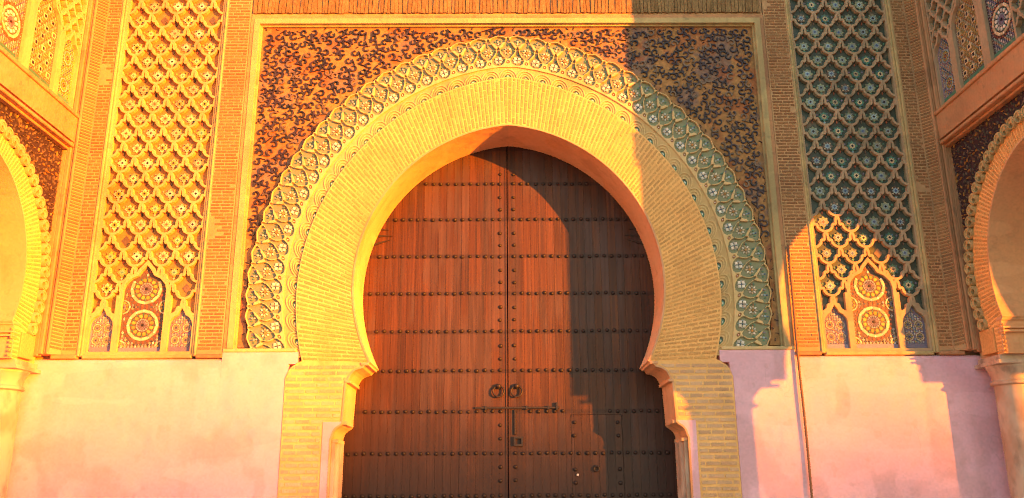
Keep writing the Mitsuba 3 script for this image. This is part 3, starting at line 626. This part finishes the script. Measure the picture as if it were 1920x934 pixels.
# ================================================================== the two projecting towers
TD, TW, SO = 4.64, 14.5, 2.15           # depth of the tower, its outer side, underside of its walls above the columns
def tower_arch(x0): return Arc(1.65, 3.5, 5.4, 2.75, x0), Arc(2.16, 3.5, 5.62, 2.62, x0)
def arch_opening(a, z0=SO - .3, wide=.10):
    b = a.pts(60); lo = [(a.x0 + 1.52, 2.72), (a.x0 + 1.56, 2.68), (a.x0 + 1.58, 2.60), (a.x0 + 1.60, 2.5), (a.x0 + 1.62, z0), (a.x0 - 1.62, z0), (a.x0 - 1.60, 2.5), (a.x0 - 1.58, 2.60), (a.x0 - 1.56, 2.68), (a.x0 - 1.52, 2.72)]
    return Polygon([tuple(p) for p in b] + lo).buffer(0)
for sgn, lab in ((1, 'shaded arcaded tower on marble columns, right of the gateway'), (-1, 'sunlit arcaded tower on marble columns, left of the gateway')):
    mir = sgn < 0
    TWR = thing('arcaded_tower', lab, 'tower')
    aI, aE = tower_arch(2.5); op = arch_opening(aI)
    beamz = (6.20, 6.86)
    # inner side wall (faces the gateway): local x = metres out from the facade, y = depth into the wall
    niche = box(.16, 2.65, TD - .16, 6.17)
    lower = box(0, SO, TD, 6.2).difference(op)
    m = MB('side', mir); m.poly(lower, .10, .70)
    m.poly(box(0, 6.2, TD, 12.4), .10, .70); m.build(TWR + '__side_wall', 'salmon_plaster')
    # front wall, outer wall, back wall, ceiling, roof (they shade the facade as the real ones do)
    fI, _ = tower_arch(11.35)
    m = MB(None, mir); m.poly(box(WX, SO, TW, 12.4).difference(arch_opening(fI)), -TD, -TD + .70); m.build(TWR + '__front_wall', 'salmon_plaster')
    m = MB(None, mir); m.bx(TW - .7, TW, -TD + .701, .5, SO, 12.4); m.bx(8.9, TW - .701, -.001, .5, GZ, 12.4); m.bx(8.901, TW - .701, -TD + .701, -.002, 6.5, 6.8); m.bx(8.901, TW - .701, -TD + .701, -.002, 12.0, 12.39); m.build(TWR + '__inner_chamber', 'salmon_plaster')
    # reveal liner of the side arch with its impost mouldings
    m = MB('side', mir); m.poly(op.buffer(.03, join_style=2).difference(op).intersection(box(-1, SO, 9, 9)), .02, .699); RV = m.build(TWR + '__reveal', 'salmon_plaster', 'smooth plastered reveal of the tower arch')
    m = MB('side', mir)
    for u0, u1 in ((.80, .975), (4.025, 4.2)):
        for z, h in ((2.70, .05), (2.56, .03), (2.50, .03)): m.bx(u0, u1, .008, .71, z, z + h, bevel=.008)
    m.build(RV + '__impost', 'salmon_plaster')
    # brick ring
    rg = Polygon([tuple(p) for p in aE.pts(80)] + [(4.32, 2.62), (4.32, SO), (.68, SO), (.68, 2.62)]).buffer(0).intersection(box(0, 0, 4.60, 9))
    m = MB('side', mir); m.poly(rg.difference(op.buffer(.031)), .03, .10); RG = m.build(TWR + '__brick_arch', 'ring_mortar')
    its, rank, NN = [], [], 112
    for c in range(NN):
        cuts = [.05, .52, .98] if c % 2 else [.05, .30, .75, .98]
        for v0, v1 in zip(cuts, cuts[1:]):
            q = between(aI, aE, (np.array([c, c, c + 1, c + 1]) + np.array([.22, .22, -.22, -.22])) / NN, np.array([v0 + .012, v1 - .012, v1 - .012, v0 + .012]))
            if q[:, 0].max() > 4.58: continue
            its.append(lambda m, q=q, j=R.uniform(-.003, .003), tn=R.random(): m.prism(q, .021 + j, .04, tn, .003)); rank.append(q[:, 0].mean())
    for r in range(7):
        z = 2.66 - (r + 1) * .072
        for u0, u1 in ((.70, .90), (.91, .965)) if r % 2 else ((.70, .80), (.81, .965)):
            its.append(lambda m, u0=u0, u1=u1, z=z, j=R.uniform(-.003, .003), tn=R.random(): m.bx(u0, u1, .021 + j, .04, z + .018, z + .056, tn, .003)); rank.append(0)
    pieces(its, RG + '__brick', 'ring_brick', 190, mir, 'side', rank)
    # rope-like scalloped border
    path = Arc(2.235, 3.5, 5.71, 2.62, 2.5); NS = 42
    P_ = path.at((np.arange(NS) + .5) / NS)
    inn = Arc(2.17, 3.5, 5.63, 2.62, 2.5)
    its = []
    holes = unary_union([Point(*between(aE, path, np.array([(k + .5) / NS]), np.array([.35]))[0]).buffer(.05) for k in range(NS)])
    for k in range(NS):
        c = P_[k]
        if c[0] > 4.5: continue
        lobe = Point(*c).buffer(.105, 8)
        nb = unary_union([Point(*P_[j]).buffer(.105, 8) for j in (k - 1,) if j >= 0]) if k else None
        lobe = lobe.difference(holes)
        if nb is not None: lobe = lobe.difference(nb)
        its.append(lambda m, lobe=lobe: m.poly(lobe, -.035, .10))
        ringg = Point(*c).buffer(.085, 8).difference(Point(*c).buffer(.06, 8)).difference(holes).intersection(lobe)
        its.append(lambda m, r_=ringg: m.poly(r_, -.052, -.035))
    full = [lambda m, a=its[2 * k], b=its[2 * k + 1]: (a(m), b(m)) for k in range(len(its) // 2)]
    m = MB('side', mir); m.bx(.25, .67, .0, .10, SO + .05, 2.62, bevel=.01); SB = m.build(TWR + '__scalloped_border', 'ring_brick'); m = MB('side', mir); m.bx(4.33, 4.6, .0, .10, SO + .05, 2.62, bevel=.01); m.build(TWR + '__pier_block', 'ring_brick')
    pieces(full, SB + '__lobe', 'frame_stucco', 300, mir, 'side')
    # dark spandrel with fine tracery, its frame, the cornice beam
    spn = box(.15, 2.62, TD - .15, 6.135).difference(Polygon([tuple(p) for p in path.pts(80)] + [(4.6, 2.6), (.4, 2.6)]).buffer(.04))
    m = MB('side', mir); m.poly(spn, .075, .0999, T(9)); TS = m.build(TWR + '__spandrel', 'tile', 'dark spandrel of fine tracery over the tower arch')
    m = MB('side', mir); vis = spn.intersection(box(0, 2.6, 3.2, 6.2)).buffer(-.02)
    for x, z in scatter(vis, .062, 9000, 77):
        a, r, w = R.uniform(0, 6.28), R.uniform(.026, .042), R.uniform(.008, .013); c, s_ = math.cos(a), math.sin(a)
        m.prism([(x + c * p - s_ * q, z + s_ * p + c * q) for p, q in ((-r, 0), (-.2 * r, -w), (r, w * .6), (0, w))], .05, .075, T(R.choice((10, 15, 15, 15))), .002)
    m.build(TS + '__tracery', 'tile', kind='stuff')
    m = MB('side', mir)
    for a, b, y in ((.012, .06, -.01), (.062, .10, .02), (.102, .148, -.005)): m.bx(a, b, y, .10, SO + .15, 6.13, bevel=.008)
    m.build(TWR + '__edge_moulding', 'band_plaster')
    m = MB('side', mir); m.bx(0, TD, -.10, .10, 6.30, 6.78); BM = m.build(TWR + '__cornice', 'band_plaster', 'heavy plain cornice beam over the tower arch')
    m = MB('side', mir)
    for z0_, z1_, y in ((6.782, 6.86, -.135), (6.255, 6.298, -.04), (6.19, 6.253, -.115), (6.138, 6.188, -.03)): m.bx(0, TD, y, .10, z0_, z1_, bevel=.012)
    m.build(BM + '__moulding', 'band_plaster')
    # upper panels: three mosaic niches below a lattice
    u0, u1, zb, ztop = .14, 3.1, 6.95, 10.0
    m = MB('side', mir); m.bx(u0, u1, .08, .10, 6.87, ztop, T(7 if sgn > 0 else 14)); UP = m.build(TWR + '__tiled_panel', 'tile', 'tiled niches and lattice above the cornice')  # left ground again ochre, the sun's warmth put into its colour
    lun = [lunette(.46, .27, zb, 7.95, 8.35), lunette(1.30, .40, zb, 8.15, 8.75), lunette(2.28, .36, zb, 8.7, 9.3)]
    lu = unary_union(lun); clip = box(u0, 6.87, u1, ztop)
    seb, cells = sebka(1.30, 4, .17, 7.62, ztop, .22, clip.difference(lu.buffer(.02)), .02)
    solid = unary_union([l.buffer(.05, join_style=2) for l in lun] + [box(u0, 6.87, u1, zb + .001), box(.755, 6.9, .875, 8.2), box(1.725, 6.9, 1.895, 8.6), box(u0, 6.87, u0 + .04, ztop)]).intersection(clip)
    plate = unary_union([seb.difference(lu.buffer(.02)), solid]).difference(lu)
    m = MB('side', mir); m.poly(plate, .0, .08); m.build(UP + '__lattice', 'lattice_stucco_shaded' if sgn > 0 else 'lattice_stucco')
    its = [lambda m, x=x, z=z, pl=R.choice(palR if sgn > 0 else palL): cell_tile(m, x, z, .22, .066, .08, pl) for x, z in cells if not lu.buffer(.08).intersects(Point(x, z + .15).buffer(.08))]
    pieces(its, UP + '__star_tile', 'tile', 300, mir, 'side')
    for i, l in enumerate(lun):
        m = MB('side', mir); m.poly(l.buffer(-.001), .068, .08, T((13, 15, 9)[i] if sgn > 0 else (14, 15, 5)[i])); LN = m.build(UP + '__niche', 'tile')
        bx0, _, bx1, _ = l.bounds; inn = l.buffer(-.01)
        m = MB('side', mir); m.bx(bx0 + .005, bx1 - .005, .060, .068, zb + .004, zb + .13, T(2), .003); m.build(LN + '__base_tile', 'tile')
        m = MB('side', mir); sk = box(0, 0, 9, zb + .14)
        if i == 1:
            for a in range(9):
                for b_ in range(3):
                    xx, zz = bx0 + .14 + b_ * .25 + (.06 if a % 2 else -.03), zb + .26 + a * .20
                    q = Point(xx, zz).buffer(.075)
                    if inn.contains(q):
                        star_prism(m, xx, zz, .075, 4, .058, .068, T(12), .72, math.pi / 4); star_prism(m, xx, zz, .04, 4, .054, .058, T(4), .72, math.pi / 4); sk = sk.union(q)
            star_field(m, inn, .05, .060, .068, (3, 12, 14, 3), sk, (2, 5, 11, 14))
        elif i == 2:
            for zz in (7.55, 8.35): rosette(m, 2.28, zz, .32, .058, .068, inn, 12, (4, 13, 0, 0, 12, 5)); sk = sk.union(Point(2.28, zz).buffer(.325))
            star_field(m, inn, .055, .060, .068, (0, 13, 12, 6), sk, (1, 5, 2, 13))
        else:
            for zz in (7.30, 7.85): rosette(m, .46, zz, .16, .058, .068, inn, 8, (3, 5, 3, 0, 6, 5)); sk = sk.union(Point(.46, zz).buffer(.165))
            star_field(m, inn, .055, .060, .068, (6, 3, 1, 12), sk, (1, 2, 5, 3))
        m.build(LN + '__small_tiles', 'tile', kind='stuff')
    # columns at the corners
    for i, (x, y, r) in enumerate(((8.55, -.42, .30), (8.74, -4.10, .36), (13.9, -4.05, .36))):
        prof = [(0, GZ), (r * 1.35, GZ), (r * 1.35, GZ + .12), (r * 1.2, GZ + .2), (r * 1.05, GZ + .28), (r, GZ + .34)] + [(r * (1 - .03 * t), GZ + .34 + t * (1.66 - GZ - .34)) for t in np.linspace(0.1, 1, 6)] + [(0, 1.66)]
        c = trimesh.creation.revolve(np.array(prof), sections=40); c.apply_translation([x, y, 0])
        m = MB(None, mir); m.tm(c); CO = m.build(TWR + '__column', 'marble', 'worn marble column at the corner of the tower' if i == 0 else None, smooth=35)
        prof = [(0, 1.66), (r * 1.02, 1.66), (r * 1.14, 1.68), (r * 1.14, 1.72), (r * 1.03, 1.745), (r * 1.02, 1.78), (r * 1.08, 1.86), (r * 1.22, 1.95), (r * 1.26, 1.96), (r * 1.26, 2.0), (0, 2.0)]
        c = trimesh.creation.revolve(np.array(prof), sections=40); c.apply_translation([x, y, 0])
        m = MB(None, mir); m.tm(c); m.bx(x - r * 1.32, x + r * 1.32, y - r * 1.32, min(y + r * 1.32, -.03), 2.0, 2.06); m.bx(x - r * 1.15, x + r * 1.15, y - r * 1.15, min(y + r * 1.15, -.03), 2.06, SO); m.build(CO + '__capital', 'marble', smooth=35)

# ================================================================== cable on the facade, wall added far off to shade the facade
m = MB()
pts = [(5.06 + .006 * math.sin(z * 2.1), -.085 + .004 * math.sin(z * 3.3), z) for z in np.linspace(GZ, 4.25, 22)]
for a, b in zip(pts, pts[1:]): m.tm(trimesh.creation.cylinder(radius=.022, segment=[a, b], sections=10))
m.build('cable', 'cable_brown', 'thin brown cable running down the wall right of the gateway frame', smooth=50, category='cable')
RP = thing('added_shade_wall', 'unseen town wall with merlons, added to shade the foot of the facade', 'wall')  # unseen blocker added on the sun's side to shade the lower facade
hd = np.array([TSUN, -1]) / math.hypot(TSUN, 1); ht = np.array([-hd[1], hd[0]]); LD, RH = 280.0, 16.0
rot = np.array([[ht[0], hd[0], 0], [ht[1], hd[1], 0], [0, 0, 1.0]])
def far(m, key, bs, label=None):
    m.v = [v @ rot.T + [hd[0] * LD, hd[1] * LD, 0] for v in m.v]; m.f = [f[:, ::-1] for f in m.f]; m.build(key, bs, label)
m = MB(); m.bx(-70, 70, -2, 2, GZ, GZ + RH); far(m, RP + '__wall', 'wall_core')
for k in range(56):
    m = MB(); x = -69.2 + k * 2.5; m.bx(x, x + 1.4, -1.9, -1.3, GZ + RH + .002, GZ + RH + 1.1); far(m, RP + '__merlon', 'wall_core')
